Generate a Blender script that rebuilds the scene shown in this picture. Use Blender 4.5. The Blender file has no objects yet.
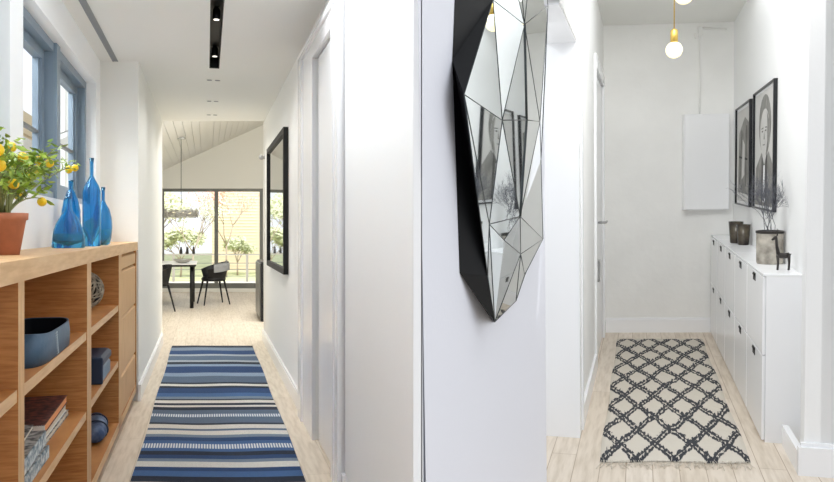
import bpy, math, random
from mathutils import Matrix, Vector, noise
random.seed(7)
C = bpy.context.scene
R = math.radians
# ------------------------------------------------------------------ camera, world, light, exposure
EYE = 1.40
cam_d = bpy.data.cameras.new('camera'); cam = bpy.data.objects.new('camera', cam_d)
C.collection.objects.link(cam); C.camera = cam
cam.location = (0, 0, EYE); cam.rotation_euler = (R(90), 0, 0)
cam_d.sensor_width = 36; cam_d.lens = 800/834*36; cam_d.shift_y = -10/834
cam_d.clip_start = .05; cam_d.clip_end = 300
w = bpy.data.worlds.new('daylight'); C.world = w; w.use_nodes = True
bg = w.node_tree.nodes['Background']; bg.inputs[0].default_value = (.92, .955, 1, 1); bg.inputs[1].default_value = 1.15
C.view_settings.view_transform = 'Standard'; C.view_settings.look = 'None'
C.cycles.max_bounces = 20; C.cycles.diffuse_bounces = 14; C.cycles.glossy_bounces = 8
C.view_settings.gamma = 1; C.view_settings.exposure = 0.0; C.view_settings.use_curve_mapping = False

# two hallways that fan out from the spot where the camera stands; each has its own frame
def frame(dx, dz, unit):
    y = Vector((dx, 800, dz)).normalized()
    x = y.cross(Vector((0, 0, 1))).normalized(); z = x.cross(y)
    m = Matrix((x, y, z)).transposed().to_4x4(); m.translation = (0, 0, EYE)
    return m, unit
HALL_A = frame(-210, 0, 1.40/1.15)     # hallway with the blue rug (survey units to metres)
HALL_B = frame(223, 49, 1.40/1.60)     # hallway with the diamond rug
HERE = [HALL_A]

def light(name, kind, loc, energy, size=None, color=(1, 1, 1), aim=None, size_y=None):
    d = bpy.data.lights.new(name, kind); d.energy = energy; d.color = color
    if kind == 'AREA':
        d.size = size
        if size_y: d.shape = 'RECTANGLE'; d.size_y = size_y
    elif size: d.shadow_soft_size = size
    o = bpy.data.objects.new(name, d); C.collection.objects.link(o)
    m, u = HERE[0]
    p = Vector(loc)*u
    q = aim_q = (Vector(aim)-Vector(loc)).to_track_quat('-Z', 'Y').to_matrix().to_4x4() if aim else Matrix()
    o.matrix_world = m @ Matrix.Translation(p) @ q
    return o

# daylight: side windows of hallway A, side room behind B's doorway; added fill: both ceilings, dining room, garden
HERE[0] = HALL_A
light('window_daylight', 'AREA', (-2.0, 3.9, 2.1), 350, 4.0, (.95, .98, 1), aim=(.2, 3.9, -.6), size_y=1.6)
light('ceiling_fill', 'AREA', (-.15, 2.8, 1.45), 5, 1.0, (1, 1, 1), aim=(-.05, 3.3, 0), size_y=1.7)  # added fill above the near hallway, no skylight there
light('garden_fill', 'AREA', (.5, 20, 6.5), 1700, 7, (1, .99, .95), aim=(.3, 24.5, -.5), size_y=5)  # unseen lamp added overhead to brighten the garden
light('dining_fill', 'AREA', (.7, 9.9, 1.70), 190, 1.6, (1, .99, .97), aim=(.5, 10.8, -1), size_y=1.2)  # added fill hidden by the beam, brightens the dining room
for yy in (4.5, 5.45, 6.28, 7.30, 8.16):
    o = light('downlight_lamp', 'SPOT', (.05, yy, 1.135), 30, .03, (1, .97, .92), aim=(.05, yy, 0)); o.data.spot_size = R(155); o.data.spot_blend = 1
HERE[0] = HALL_B
light('ceiling_fill', 'AREA', (.25, 4.7, 1.95), 35, 1.1, (1, .99, .97), aim=(.3, 7.6, .2), size_y=1.1)  # added fill over hallway B, aimed towards its end wall
light('side_room_daylight', 'AREA', (-.62, 4.1, .3), 2, .5, (.95, .98, 1), aim=(-.52, 5.03, -.2), size_y=1.8)

# ------------------------------------------------------------------ materials
def lin(c):
    return tuple((v/255/12.92 if v/255 <= .04045 else ((v/255+.055)/1.055)**2.4) for v in c)+(1,)
def mat(name, rgb, rough=.5, metal=0, var=.0, scale=8, bump=0, bscale=60, stretch=(1, 1, 1), rgb2=None, spec=None, trans=0, ior=1.45, emit=None, es=0, alpha=None, coat=0):
    m = bpy.data.materials.new(name); m.use_nodes = True
    nt = m.node_tree; b = nt.nodes['Principled BSDF']
    b.inputs['Base Color'].default_value = lin(rgb); b.inputs['Roughness'].default_value = rough
    b.inputs['Metallic'].default_value = metal; b.inputs['IOR'].default_value = ior
    if spec is not None: b.inputs['Specular IOR Level'].default_value = spec
    if trans: b.inputs['Transmission Weight'].default_value = trans
    if coat: b.inputs['Coat Weight'].default_value = coat
    if emit: b.inputs['Emission Color'].default_value = lin(emit); b.inputs['Emission Strength'].default_value = es
    tc = nt.nodes.new('ShaderNodeTexCoord'); mp = nt.nodes.new('ShaderNodeMapping')
    mp.inputs['Scale'].default_value = stretch; nt.links.new(tc.outputs['Object'], mp.inputs[0])
    n = nt.nodes.new('ShaderNodeTexNoise'); n.inputs['Scale'].default_value = scale; n.inputs['Detail'].default_value = 5
    nt.links.new(mp.outputs[0], n.inputs[0])
    r = nt.nodes.new('ShaderNodeValToRGB')
    a = rgb2 or tuple(max(0, v*(1-var)) for v in rgb)
    r.color_ramp.elements[0].color = lin(a); r.color_ramp.elements[1].color = lin(rgb)
    r.color_ramp.elements[0].position = .35; r.color_ramp.elements[1].position = .65
    nt.links.new(n.outputs[0], r.inputs[0]); nt.links.new(r.outputs[0], b.inputs['Base Color'])
    if bump:
        n2 = nt.nodes.new('ShaderNodeTexNoise'); n2.inputs['Scale'].default_value = bscale
        nt.links.new(mp.outputs[0], n2.inputs[0])
        bp = nt.nodes.new('ShaderNodeBump'); bp.inputs['Strength'].default_value = bump; bp.inputs['Distance'].default_value = .01
        nt.links.new(n2.outputs[0], bp.inputs['Height']); nt.links.new(bp.outputs[0], b.inputs['Normal'])
    return m
def plank_mat(name, c1, c2, gap, plank_w, plank_l, rough=.45):
    m = mat(name, c1, rough); nt = m.node_tree; b = nt.nodes['Principled BSDF']
    tc = nt.nodes.new('ShaderNodeTexCoord'); mp = nt.nodes.new('ShaderNodeMapping')
    mp.inputs['Rotation'].default_value = (0, 0, R(90)); nt.links.new(tc.outputs['Object'], mp.inputs[0])
    br = nt.nodes.new('ShaderNodeTexBrick'); nt.links.new(mp.outputs[0], br.inputs[0])
    br.inputs['Color1'].default_value = lin(c1); br.inputs['Color2'].default_value = lin(c2); br.inputs['Mortar'].default_value = lin(gap)
    br.inputs['Scale'].default_value = 1; br.inputs['Mortar Size'].default_value = .0022; br.inputs['Brick Width'].default_value = plank_l
    br.inputs['Row Height'].default_value = plank_w; br.inputs['Mortar Smooth'].default_value = .3
    n = nt.nodes.new('ShaderNodeTexNoise'); n.inputs['Scale'].default_value = 9; n.inputs['Detail'].default_value = 8
    mp2 = nt.nodes.new('ShaderNodeMapping'); mp2.inputs['Scale'].default_value = (5, .5, 5)
    nt.links.new(tc.outputs['Object'], mp2.inputs[0]); nt.links.new(mp2.outputs[0], n.inputs[0])
    mx = nt.nodes.new('ShaderNodeMixRGB'); mx.blend_type = 'MULTIPLY'; mx.inputs[0].default_value = .8
    rr = nt.nodes.new('ShaderNodeValToRGB'); rr.color_ramp.elements[0].color = (.72, .68, .62, 1); rr.color_ramp.elements[1].color = (1.0, 1.0, 1.0, 1)
    rr.color_ramp.elements[0].position = .25; rr.color_ramp.elements[1].position = .6
    nt.links.new(n.outputs[0], rr.inputs[0]); nt.links.new(br.outputs[0], mx.inputs[1]); nt.links.new(rr.outputs[0], mx.inputs[2])
    nt.links.new(mx.outputs[0], b.inputs['Base Color'])
    return m
M = dict(
 paint=mat('white_paint', (243, 244, 244), .55, bump=.05),
 paint_b=mat('cool_white_paint', (232, 234, 243), .5, bump=.05),
 paint_warm=mat('warm_white_paint', (238, 238, 234), .6, bump=.04),
 paint_rough=mat('white_plaster', (240, 240, 238), .7, var=.02, scale=3, bump=.25, bscale=14),
 gloss=mat('white_gloss_paint', (242, 243, 245), .25),
 ceil=mat('ceiling_paint', (236, 236, 232), .7),
 oak=mat('oak_lit', (214, 178, 132), .45, rgb2=(196, 156, 108), scale=6, stretch=(8, .8, 8)),  # oak lightened as if light falls on the front edges
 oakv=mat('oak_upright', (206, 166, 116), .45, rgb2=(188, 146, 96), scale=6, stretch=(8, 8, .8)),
 oak_shade=mat('oak_shaded', (192, 134, 76), .5, rgb2=(168, 110, 56), scale=5, stretch=(2, .7, 26)),  # same oak darkened, shade inside the bookcase painted in
 floorA=plank_mat('pale_limed_oak_floor', (222, 211, 194), (214, 202, 185), (190, 177, 156), .16, 2.2),
 floorB=plank_mat('whitewashed_pine_floor', (232, 221, 207), (221, 208, 191), (176, 156, 132), .125, 2.6),
 alu=mat('grey_window_frame', (126, 142, 156), .4, .1),
 alu_d=mat('dark_aluminium', (124, 126, 124), .4, .3),
 glass=mat('clear_glass', (255, 255, 255), 0, trans=1, ior=1.01),
 black=mat('black_lacquer', (16, 18, 22), .35),
 blackm=mat('black_matt', (24, 24, 24), .6),
 slot=mat('slot_black', (10, 10, 10), .5),
 vent=mat('grey_grille', (140, 144, 148), .5, .2),
 chrome=mat('brushed_steel', (180, 180, 180), .3, 1),
 brass=mat('brass', (190, 160, 84), .3, .9),
 mirror=mat('mirror_silver', (226, 232, 234), .02, 1),
 bevel=mat('mirror_bevel_line', (60, 66, 68), .3, .6),
 terracotta=mat('terracotta', (196, 124, 90), .8, var=.12, scale=12, bump=.1),
 soil=mat('soil', (70, 52, 38), .9, bump=.5),
 leaf=mat('lemon_leaf', (168, 190, 72), .4, rgb2=(104, 140, 44), scale=14),
 bark=mat('green_bark', (120, 124, 70), .7),
 lemon=mat('lemon_peel', (246, 210, 40), .4, rgb2=(232, 186, 20), scale=20, bump=.1),
 leather=mat('slate_blue_leather', (60, 88, 112), .45, var=.1, scale=10, bump=.1),
 leather_in=mat('dark_lining', (18, 20, 26), .8),
 stitch=mat('pale_thread', (190, 200, 205), .8),
 wicker=mat('grey_wicker', (176, 166, 146), .8, var=.3, scale=30),
 navy=mat('navy_box', (34, 50, 74), .5),
 steelblue=mat('steel_blue_lid', (98, 122, 144), .4),
 denim=mat('blue_denim', (56, 76, 112), .7, rgb2=(120, 138, 165), scale=14),
 page=mat('book_pages', (226, 218, 200), .8, var=.12, scale=60, stretch=(1, 1, 12)),
 maroon=mat('maroon_cover', (122, 66, 58), .6, rgb2=(28, 20, 22), scale=34),
 orange=mat('orange_spine', (224, 150, 92), .6),
 tealbook=mat('grey_blue_cover', (206, 212, 210), .6, rgb2=(70, 96, 112), scale=30, stretch=(1, 1, 1.6)),
 blackbook=mat('black_patterned_cover', (30, 30, 32), .6, rgb2=(176, 174, 168), scale=34),
 whitebook=mat('white_cover', (228, 226, 220), .6),
 chair=mat('black_chair_shell', (22, 22, 24), .55),
 throw=mat('grey_throw', (148, 150, 152), .9, bump=.3),
 tabletop=mat('white_tabletop', (240, 240, 238), .3),
 nest=mat('pewter_wire', (186, 184, 178), .4, .6),
 plank=mat('white_ceiling_plank', (226, 226, 222), .6),
 bulb=mat('bulb_glass', (250, 244, 214), .1, emit=(255, 240, 190), es=.85),
 filament=mat('bulb_filament', (255, 230, 150), .4, emit=(255, 236, 180), es=8),
 cream_wool=mat('cream_wool', (226, 218, 204), .95, bump=.8, bscale=200),
 concrete=mat('weathered_concrete', (196, 190, 178), .85, rgb2=(136, 130, 120), scale=14, bump=.4, bscale=40),
 twig=mat('dark_twig', (98, 100, 108), .7),
 bronze=mat('dark_bronze', (52, 48, 46), .45, .4),
 smoke=mat('smoked_mercury_glass', (40, 34, 34), .15, rgb2=(88, 80, 66), scale=12),
 wax=mat('tealight_flame', (255, 220, 190), .5, emit=(255, 200, 160), es=1.0),
 mat_white=mat('picture_mount', (236, 237, 238), .8),
 g1=mat('print_pale_grey', (204, 203, 200), .8), g2=mat('print_mid_grey', (150, 149, 144), .8, var=.2, scale=9),
 g3=mat('print_dark_grey', (96, 95, 92), .8, var=.2, scale=12), g4=mat('print_charcoal', (48, 48, 48), .8),
 siding=mat('sand_siding', (226, 212, 184), .8), brickw=mat('pale_brick', (226, 214, 196), .85),
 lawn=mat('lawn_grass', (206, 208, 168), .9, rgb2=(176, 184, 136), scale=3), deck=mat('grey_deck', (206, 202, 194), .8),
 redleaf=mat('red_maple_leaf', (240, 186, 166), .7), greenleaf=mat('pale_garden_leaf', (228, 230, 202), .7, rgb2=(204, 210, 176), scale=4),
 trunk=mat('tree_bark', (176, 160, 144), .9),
)
# blue bottle glass
m = mat('cobalt_glass', (84, 192, 238), .04, rgb2=(66, 178, 232), ior=1.45, trans=.9, scale=5); M['blue'] = m

# ------------------------------------------------------------------ mesh helpers (survey units of the hallway in use)
def lit_shaded_box(x0, x1, y0, y1, z0, z1):                   # front face in lit oak of slot 0, the rest in shaded oak of slot 1
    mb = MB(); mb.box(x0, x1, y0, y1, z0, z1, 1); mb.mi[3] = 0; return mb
class MB:
    def __init__(s): s.v = []; s.f = []; s.mi = []; s.sm = []
    def add(s, vs, fs, mi=0, smooth=False):
        k = len(s.v); s.v += [Vector(v) for v in vs]
        for f in fs: s.f.append([i+k for i in f]); s.mi.append(mi); s.sm.append(smooth)
        return s
    def box(s, x0, x1, y0, y1, z0, z1, mi=0, sk=0):
        q = lambda x, y, z: (x, y+sk*x, z)
        return s.add([q(x0, y0, z0), q(x1, y0, z0), q(x1, y1, z0), q(x0, y1, z0), q(x0, y0, z1), q(x1, y0, z1), q(x1, y1, z1), q(x0, y1, z1)],
                     [(0, 3, 2, 1), (4, 5, 6, 7), (0, 1, 5, 4), (1, 2, 6, 5), (2, 3, 7, 6), (3, 0, 4, 7)], mi)
    def rbox(s, x0, x1, y0, y1, z0, z1, r=.005, mi=0):      # chamfered box
        r = min(r, (x1-x0)*.45, (y1-y0)*.45, (z1-z0)*.45)
        rings = []
        for z, i in ((z0, r), (z0+r, 0), (z1-r, 0), (z1, r)):
            a0, a1, b0, b1 = x0+i, x1-i, y0+i, y1-i
            rings.append([(a0+r, b0, z), (a1-r, b0, z), (a1, b0+r, z), (a1, b1-r, z), (a1-r, b1, z), (a0+r, b1, z), (a0, b1-r, z), (a0, b0+r, z)])
        return s.loft(rings, mi=mi, caps=True, smooth=False)
    def loft(s, rings, mi=0, caps=True, smooth=True, closed=True):
        n = len(rings[0]); vs = [p for r in rings for p in r]; fs = []
        for i in range(len(rings)-1):
            for j in range(n if closed else n-1):
                a, b = i*n+j, i*n+(j+1) % n
                fs.append((a, b, b+n, a+n))
        s.add(vs, fs, mi, smooth)
        if caps and closed:
            k = len(s.v)-len(vs)
            s.f.append([k+j for j in reversed(range(n))]); s.mi.append(mi); s.sm.append(False)
            s.f.append([k+(len(rings)-1)*n+j for j in range(n)]); s.mi.append(mi); s.sm.append(False)
        return s
    def lathe(s, prof, c=(0, 0, 0), n=24, sx=1, sy=1, mi=0, caps=True):
        return s.loft([[(c[0]+r*sx*math.cos(6.28318*j/n), c[1]+r*sy*math.sin(6.28318*j/n), c[2]+z) for j in range(n)] for r, z in prof], mi, caps)
    def tube(s, pts, rad, n=6, mi=0, caps=True):
        pts = [Vector(p) for p in pts]; rings = []
        for i, p in enumerate(pts):
            t = (pts[min(i+1, len(pts)-1)]-pts[max(i-1, 0)]).normalized()
            u = t.cross(Vector((0, 0, 1)) if abs(t.z) < .9 else Vector((1, 0, 0))).normalized(); w_ = t.cross(u)
            r = rad[i] if isinstance(rad, (list, tuple)) else rad
            rings.append([p+(u*math.cos(6.28318*j/n)+w_*math.sin(6.28318*j/n))*r for j in range(n)])
        return s.loft(rings, mi, caps)
    def ball(s, c, r, n=12, m=8, sx=1, sy=1, sz=1, mi=0):
        return s.lathe([(max(1e-4, r*math.sin(math.pi*i/m)), -r*sz*math.cos(math.pi*i/m)) for i in range(m+1)], c, n, sx, sy, mi, False)
    def prism(s, poly, z0, z1, mi=0):
        n = len(poly)
        return s.add([(x, y, z0) for x, y in poly]+[(x, y, z1) for x, y in poly],
                     [tuple(reversed(range(n))), tuple(range(n, 2*n))]+[(i, (i+1) % n, (i+1) % n+n, i+n) for i in range(n)], mi)
    def sheet(s, P, nu, nv, mi=0, smooth=True):             # P(u,v) grid
        vs = [P(i/nu, j/nv) for j in range(nv+1) for i in range(nu+1)]
        return s.add(vs, [(j*(nu+1)+i, j*(nu+1)+i+1, (j+1)*(nu+1)+i+1, (j+1)*(nu+1)+i) for j in range(nv) for i in range(nu)], mi, smooth)
    def quad(s, a, b, c, d, mi=0): return s.add([a, b, c, d], [(0, 1, 2, 3)], mi)
    def build(s, name, m, parent=None, origin=None, **tags):
        fr, u = HERE[0]
        ms = m if isinstance(m, (list, tuple)) else [m]
        if parent is None:
            if origin is None:
                xs = [v.x for v in s.v]; ys = [v.y for v in s.v]; zs = [v.z for v in s.v]
                o0 = Vector(((min(xs)+max(xs))/2, (min(ys)+max(ys))/2, min(zs)))
            else: o0 = Vector(origin)
        else: o0 = Vector((0, 0, 0))
        me = bpy.data.meshes.new(name)
        me.from_pydata([(v-o0)*u for v in s.v], [], s.f)
        for k in ms: me.materials.append(k)
        for p, a, b in zip(me.polygons, s.mi, s.sm): p.material_index = a; p.use_smooth = b
        me.validate(); me.update()
        o = bpy.data.objects.new(name, me); C.collection.objects.link(o)
        if parent is None: o.matrix_world = fr @ Matrix.Translation(o0*u)
        else: o.parent = parent
        for k, v in tags.items(): o[k] = v
        return o
def thing(name, label, category, loc, rz=0, group=None):
    fr, u = HERE[0]
    o = bpy.data.objects.new(name, None); C.collection.objects.link(o); o.empty_display_size = .05
    o.matrix_world = fr @ Matrix.Translation(Vector(loc)*u) @ Matrix.Rotation(rz, 4, 'Z')
    o['label'] = label; o['category'] = category
    if group: o['group'] = group
    return o
def copy_tree(src, label, loc, rz=0):
    fr, u = HERE[0]
    r = src.copy(); C.collection.objects.link(r)
    r.matrix_world = fr @ Matrix.Translation(Vector(loc)*u) @ Matrix.Rotation(rz, 4, 'Z'); r['label'] = label
    for ch in list(src.children):
        c = ch.copy(); C.collection.objects.link(c); c.parent = r
        for g in list(ch.children):
            d = g.copy(); C.collection.objects.link(d); d.parent = c
    return r
S = dict(kind='structure')
def struct(name, mb, m, parent=None): return mb.build(name, m, parent, **(S if parent is None else {}))

# ================================================================== HALLWAY A : shell
HERE[0] = HALL_A
FA, CA = -1.15, 1.15
SK = -.2625                                              # the end walls stand at a slight angle to the hallway
def skx(y, x): return y+SK*x
mb = MB(); mb.box(-.80, .66, 2.2, 8.6, FA-.06, FA); mb.box(-1.45, 2.6, 8.6, 16.2, FA-.06, FA); struct('floor', mb, M['floorA'])
# ceiling with a slot for the track light cut out
mb = MB(); T = .10
for x0, x1, y0 in ((-.80, .016, 3.82), (.084, .66, 3.82), (.016, .084, 5.84)):
    mb.prism([(x0, y0), (x1, y0), (x1, skx(8.5, x1)), (x0, skx(8.5, x0))], CA, CA+T)
mb.box(-.80, -.62, .4, 3.82, CA, CA+T)  # near middle left open so the added fill light gets in
struct('ceiling', mb, M['ceil'])
# right wall with the door opening (Y 3.72-4.40)
XR = .58
mb = MB(); mb.box(XR, XR+.10, 4.40, 8.62, FA, CA); mb.box(XR, XR+.10, 2.25, 3.72, FA, CA); mb.box(XR, XR+.10, 3.72, 4.40, .95, CA)
struct('wall_right', mb, M['paint'])
mb = MB(); mb.box(XR-.018, XR, 5.0, 8.62, FA, FA+.10); mb.box(XR-.012, XR, 5.0, 8.62, FA+.10, FA+.112)
mb.box(XR-.018, XR, 3.40, 3.44, FA, FA+.10); struct('baseboard_right', mb, M['gloss'])
mb = MB()
mb.box(XR-.022, XR, 4.40, 5.0, FA, 1.06); mb.box(XR-.034, XR, 4.84, 5.0, FA, 1.06)
mb.box(XR-.022, XR, 3.44, 3.72, FA, 1.06); mb.box(XR-.034, XR, 3.44, 3.52, FA, 1.06); mb.box(XR-.030, XR, 3.60, 3.63, FA, 1.06)
mb.box(XR-.022, XR, 3.72, 4.40, .95, 1.06); mb.box(XR-.034, XR, 3.44, 5.0, 1.03, 1.06)
struct('trim_1', mb, M['gloss'])
mb = MB(); mb.box(XR+.006, XR+.03, 3.725, 4.34, FA+.012, .94); d1 = struct('door_1', mb, M['gloss'])
mb = MB(); mb.box(XR+.03, XR+.09, 3.72, 4.40, FA, .95); struct('trim_2', mb, M['blackm'])
# left: wall above the counter with the two windows; wall beyond the bookcase
XW = -.70; WY0, WY1, WZ0, WZ1 = 3.44, 5.58, .155, .965
mb = MB(); XO = XW-.16
mb.box(XO, XW, 3.22, WY0, -.073, CA); mb.box(XO, XW, WY1, 5.80, -.073, CA)
mb.box(XO, XW, WY0, WY1, -.073, WZ0); mb.box(XO, XW, WY0, WY1, WZ1, CA)
mb.box(XO, XW, 1.9, 3.22, -.073, WZ0); mb.box(XO, XW, 1.9, 3.22, WZ1, CA); mb.box(XO, XW, .3, 1.9, -.073, CA)
mb.box(XO-.04, -.775, .3, 5.9, FA, -.073)
struct('wall_left', mb, M['paint'])
mb = MB(); mb.prism([(-.45, skx(5.605, -.45)), (-.45, skx(8.48, -.45)), (-.9, skx(8.48, -.9)), (-.9, skx(5.605, -.9))], FA, CA)
struct('wall_left', mb, M['paint_warm'])
mb = MB(); mb.box(-.45, -.432, 5.75, 8.58, FA, FA+.10); mb.box(-.45, -.438, 5.75, 8.58, FA+.10, FA+.112)
mb.box(-.452, -.432, 5.70, 5.74, FA, FA+.112); struct('baseboard_left', mb, M['gloss'])
# windows of hallway A
def sash_window(n, y0, y1):
    xf = -.79
    mb = MB(); t = .045
    for q, e in ((-.05, 0), (-.03, .018), (-.01, .036)):    # stepped frame profile
        mb.box(xf+q, xf+.03-e*.6, y0, y0+t-e*.8+.02, WZ0, WZ1); mb.box(xf+q-.02, xf+.03-e*.8, y1-t-.018+e*.5, y1, WZ0, WZ1)
    mb.box(xf-.05, xf+.03, y0+t, y1-t, WZ1-t, WZ1); mb.box(xf-.05, xf+.03, y0+t, y1-t, WZ0, WZ0+t)
    w_ = struct('window_%d' % n, mb, M['alu'])
    o0 = Vector(((xf), (y0+y1)/2, WZ0))
    def P(mb2, name, m_):
        mb2.v = [v-o0 for v in mb2.v]; return mb2.build(name, m_, w_)
    a, b, z0, z1 = y0+t, y1-t, WZ0+t, WZ1-t
    mb = MB(); s_ = .085
    mb.box(xf-.035, xf+.006, a, a+s_, z0, z1); mb.box(xf-.035, xf+.006, b-s_, b, z0, z1); mb.box(xf-.035, xf-.006, b-s_-.02, b-s_, z0, z1)
    mb.box(xf-.035, xf+.006, a+s_, b-s_, z1-.05, z1); mb.box(xf-.035, xf+.006, a+s_, b-s_, z0, z0+.06)
    P(mb, 'sash_frame', M['alu'])
    mb = MB(); mb.box(xf-.030, xf-.006, a+s_, b-s_, .49, .505); P(mb, 'glazing_bar', M['alu_d'])
    mb = MB(); mb.box(xf-.022, xf-.019, a+s_, b-s_, z0+.06, z1-.05); P(mb, 'pane', M['glass'])
sash_window(1, WY0, 4.50)
sash_window(2, 4.50, WY1)
sash_window(3, 1.95, 3.22)
mb = MB(); mb.box(-.84, -.745, 4.44, 4.54, WZ0, WZ1); struct('trim_3', mb, M['alu'])
# dining room shell
mb = MB(); mb.prism([(-.45, skx(8.48, -.45)), (-1.4, skx(8.48, -1.4)), (-1.4, skx(8.62, -1.4)), (-.45, skx(8.60, -.45))], FA, 3.2)
mb.prism([(-.5, skx(8.5, -.5)), (.68, skx(8.5, .68)), (.68, skx(8.66, .68)), (-.5, skx(8.66, -.5))], CA, 3.2)
mb.prism([(.58, skx(8.5, .58)), (2.6, skx(8.5, 2.6)), (2.6, skx(8.66, 2.6)), (.58, skx(8.66, .58))], FA, 3.2)
struct('wall_front', mb, M['paint_warm'])
GY = 15.6                                                # glass wall at X=0
mb = MB()
mb.box(-1.4, -.84, GY, GY+.15, FA, 3.2, sk=SK); mb.box(1.02, 2.6, GY, GY+.15, FA, 3.2, sk=SK)
mb.box(-.84, 1.02, GY, GY+.15, .80, 3.2, sk=SK); mb.box(-.84, 1.02, GY, GY+.15, FA, -1.08, sk=SK)
struct('wall_back', mb, M['paint_warm'])
mb = MB(); mb.box(2.6, 2.7, 7.9, 16, FA, 3.2); struct('wall_right', mb, M['paint_warm'])
mb = MB(); mb.box(-1.5, -1.4, 8.8, 16.2, FA, 3.2); struct('wall_left', mb, M['paint_warm'])
def zc(x): return 1.52+.47*x
mb = MB(); n = 40
for i in range(n):
    x0, x1 = -1.4+4.0*i/n, -1.4+4.0*(i+1)/n-.004
    mb.add([(x0, 8.3, zc(x0)), (x1, 8.3, zc(x1)), (x1, 17, zc(x1)), (x0, 17, zc(x0)), (x0, 8.3, zc(x0)+.05), (x1, 8.3, zc(x1)+.05), (x1, 17, zc(x1)+.05), (x0, 17, zc(x0)+.05)],
           [(0, 1, 2, 3), (7, 6, 5, 4), (0, 4, 5, 1), (1, 5, 6, 2), (2, 6, 7, 3), (3, 7, 4, 0)])
mb.add([(-1.4, 8.3, zc(-1.4)+.06), (2.6, 8.3, zc(2.6)+.06), (2.6, 17, zc(2.6)+.06), (-1.4, 17, zc(-1.4)+.06)], [(0, 1, 2, 3)])
struct('ceiling', mb, M['plank'])
mb = MB(); t = .055
for x0, x1, z0, z1 in ((-.84, 1.02, .745, .80), (-.84, 1.02, -1.08, -.985), (-.84, -.785, -.985, .745), (.965, 1.02, -.985, .745), (.135, .205, -.985, .745)):
    mb.box(x0, x1, GY, GY+.12, z0, z1, sk=SK)
wn = struct('window_4', mb, M['alu_d']); o0 = None
mb = MB(); o0 = Vector(((-.84+1.02)/2, (GY+SK*1.02+GY+.12-SK*.84)/2, -1.08))
mb.box(-.785, .965, GY+.05, GY+.056, -.985, .745, sk=SK); mb.v = [v-o0 for v in mb.v]; mb.build('pane', M['glass'], wn)

# ================================================================== HALLWAY B : shell
HERE[0] = HALL_B
FB, CB = -1.60, 1.64
SB = .2
mb = MB(); mb.box(-.75, 2.6, 3.2, 9.2, FB-.06, FB); struct('floor', mb, M['floorB'])
mb = MB(); mb.box(-.75, 2.6, 6.9, 9.2, CB, CB+.08); mb.box(-.75, -.37, 3.0, 6.9, CB, CB+.08); mb.box(.87, 2.6, 3.0, 6.9, CB, CB+.08); struct('ceiling', mb, M['ceil'])  # gap left in the ceiling for the added fill lamp
mb = MB(); mb.prism([(-.45, 1.65), (-.45, 3.95), (-.56, 3.95), (-.56, 2.6)], FB, CB+.08); struct('wall_left', mb, M['paint_b'])
mb = MB()
mb.box(-.50, -.37, 5.06, 7.05, FB, CB); mb.box(-.50, -.37, 7.05, 8.4, .98, CB); mb.box(-.50, -.37, 8.4, 8.9, FB, CB)
mb.box(-.50, -.37, 3.95, 5.06, .87, CB)
struct('wall_left', mb, M['paint_rough'])
mb = MB(); mb.box(-.85, -.385, 5.03, 5.09, FB, .89); mb.box(-.385, -.362, 5.03, 5.28, FB, .89); mb.box(-.362, -.352, 5.20, 5.28, FB, .89)
mb.box(-.56, -.375, 3.95, 5.04, .86, .89); struct('trim_4', mb, M['gloss'])
mb = MB(); mb.box(-.37, -.352, 5.28, 6.90, FB, FB+.14); mb.box(-.37, -.352, 8.52, 8.72, FB, FB+.14); struct('baseboard_left', mb, M['gloss'])
mb = MB(); mb.box(-.38, -.352, 6.90, 7.05, FB, 1.08); mb.box(-.38, -.350, 8.40, 8.52, FB, 1.08); mb.box(-.38, -.350, 7.05, 8.40, .98, 1.08)
struct('trim_5', mb, M['gloss'])
mb = MB(); mb.box(-.44, -.375, 7.06, 8.39, FB+.01, .97)
for z0, z1 in ((-1.35, -.55), (-.35, .8)):
    mb.box(-.38, -.376, 7.25, 7.32, z0, z1); mb.box(-.38, -.376, 8.15, 8.22, z0, z1); mb.box(-.38, -.376, 7.25, 8.22, z0, z0+.05); mb.box(-.38, -.376, 7.25, 8.22, z1-.05, z1)
d2 = struct('door_2', mb, M['gloss']); o0 = Vector((-.408, 7.725, FB+.01))
mb = MB(); mb.tube([(-.378, 7.62, -.37), (-.315, 7.62, -.37), (-.305, 7.65, -.37), (-.305, 7.84, -.37)], .011, 8); mb.v = [v-o0 for v in mb.v]; mb.build('door_handle', M['chrome'], d2)
mb = MB(); mb.rbox(-.382, -.358, 7.55, 7.70, -.92, -.72, .01); mb.v = [v-o0 for v in mb.v]; mb.build('escutcheon', M['chrome'], d2)
EY = 8.78                                                # end wall at X=0
mb = MB(); mb.box(-.75, 1.2, EY, EY+.12, FB, CB, sk=SB); struct('wall_back', mb, M['paint_rough'])
mb = MB(); mb.box(-.355, .92, EY-.02, EY, FB, FB+.14, sk=SB); mb.box(-.355, .92, EY-.012, EY, FB+.14, FB+.155, sk=SB); struct('baseboard_back', mb, M['gloss'])
XB = .94
mb = MB(); mb.box(XB, XB+.12, 4.68, 9.1, FB, CB); mb.box(.86, 2.6, 4.68, 4.79, FB, CB); struct('wall_right', mb, M['paint'])
mb = MB(); mb.box(.825, .86, 4.65, 5.16, FB, FB+.125); mb.box(.825, 2.6, 4.64, 4.68, FB, FB+.155); mb.box(.84, 2.6, 4.66, 4.68, FB+.155, FB+.175)
struct('baseboard_right', mb, M['gloss'])
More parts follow.
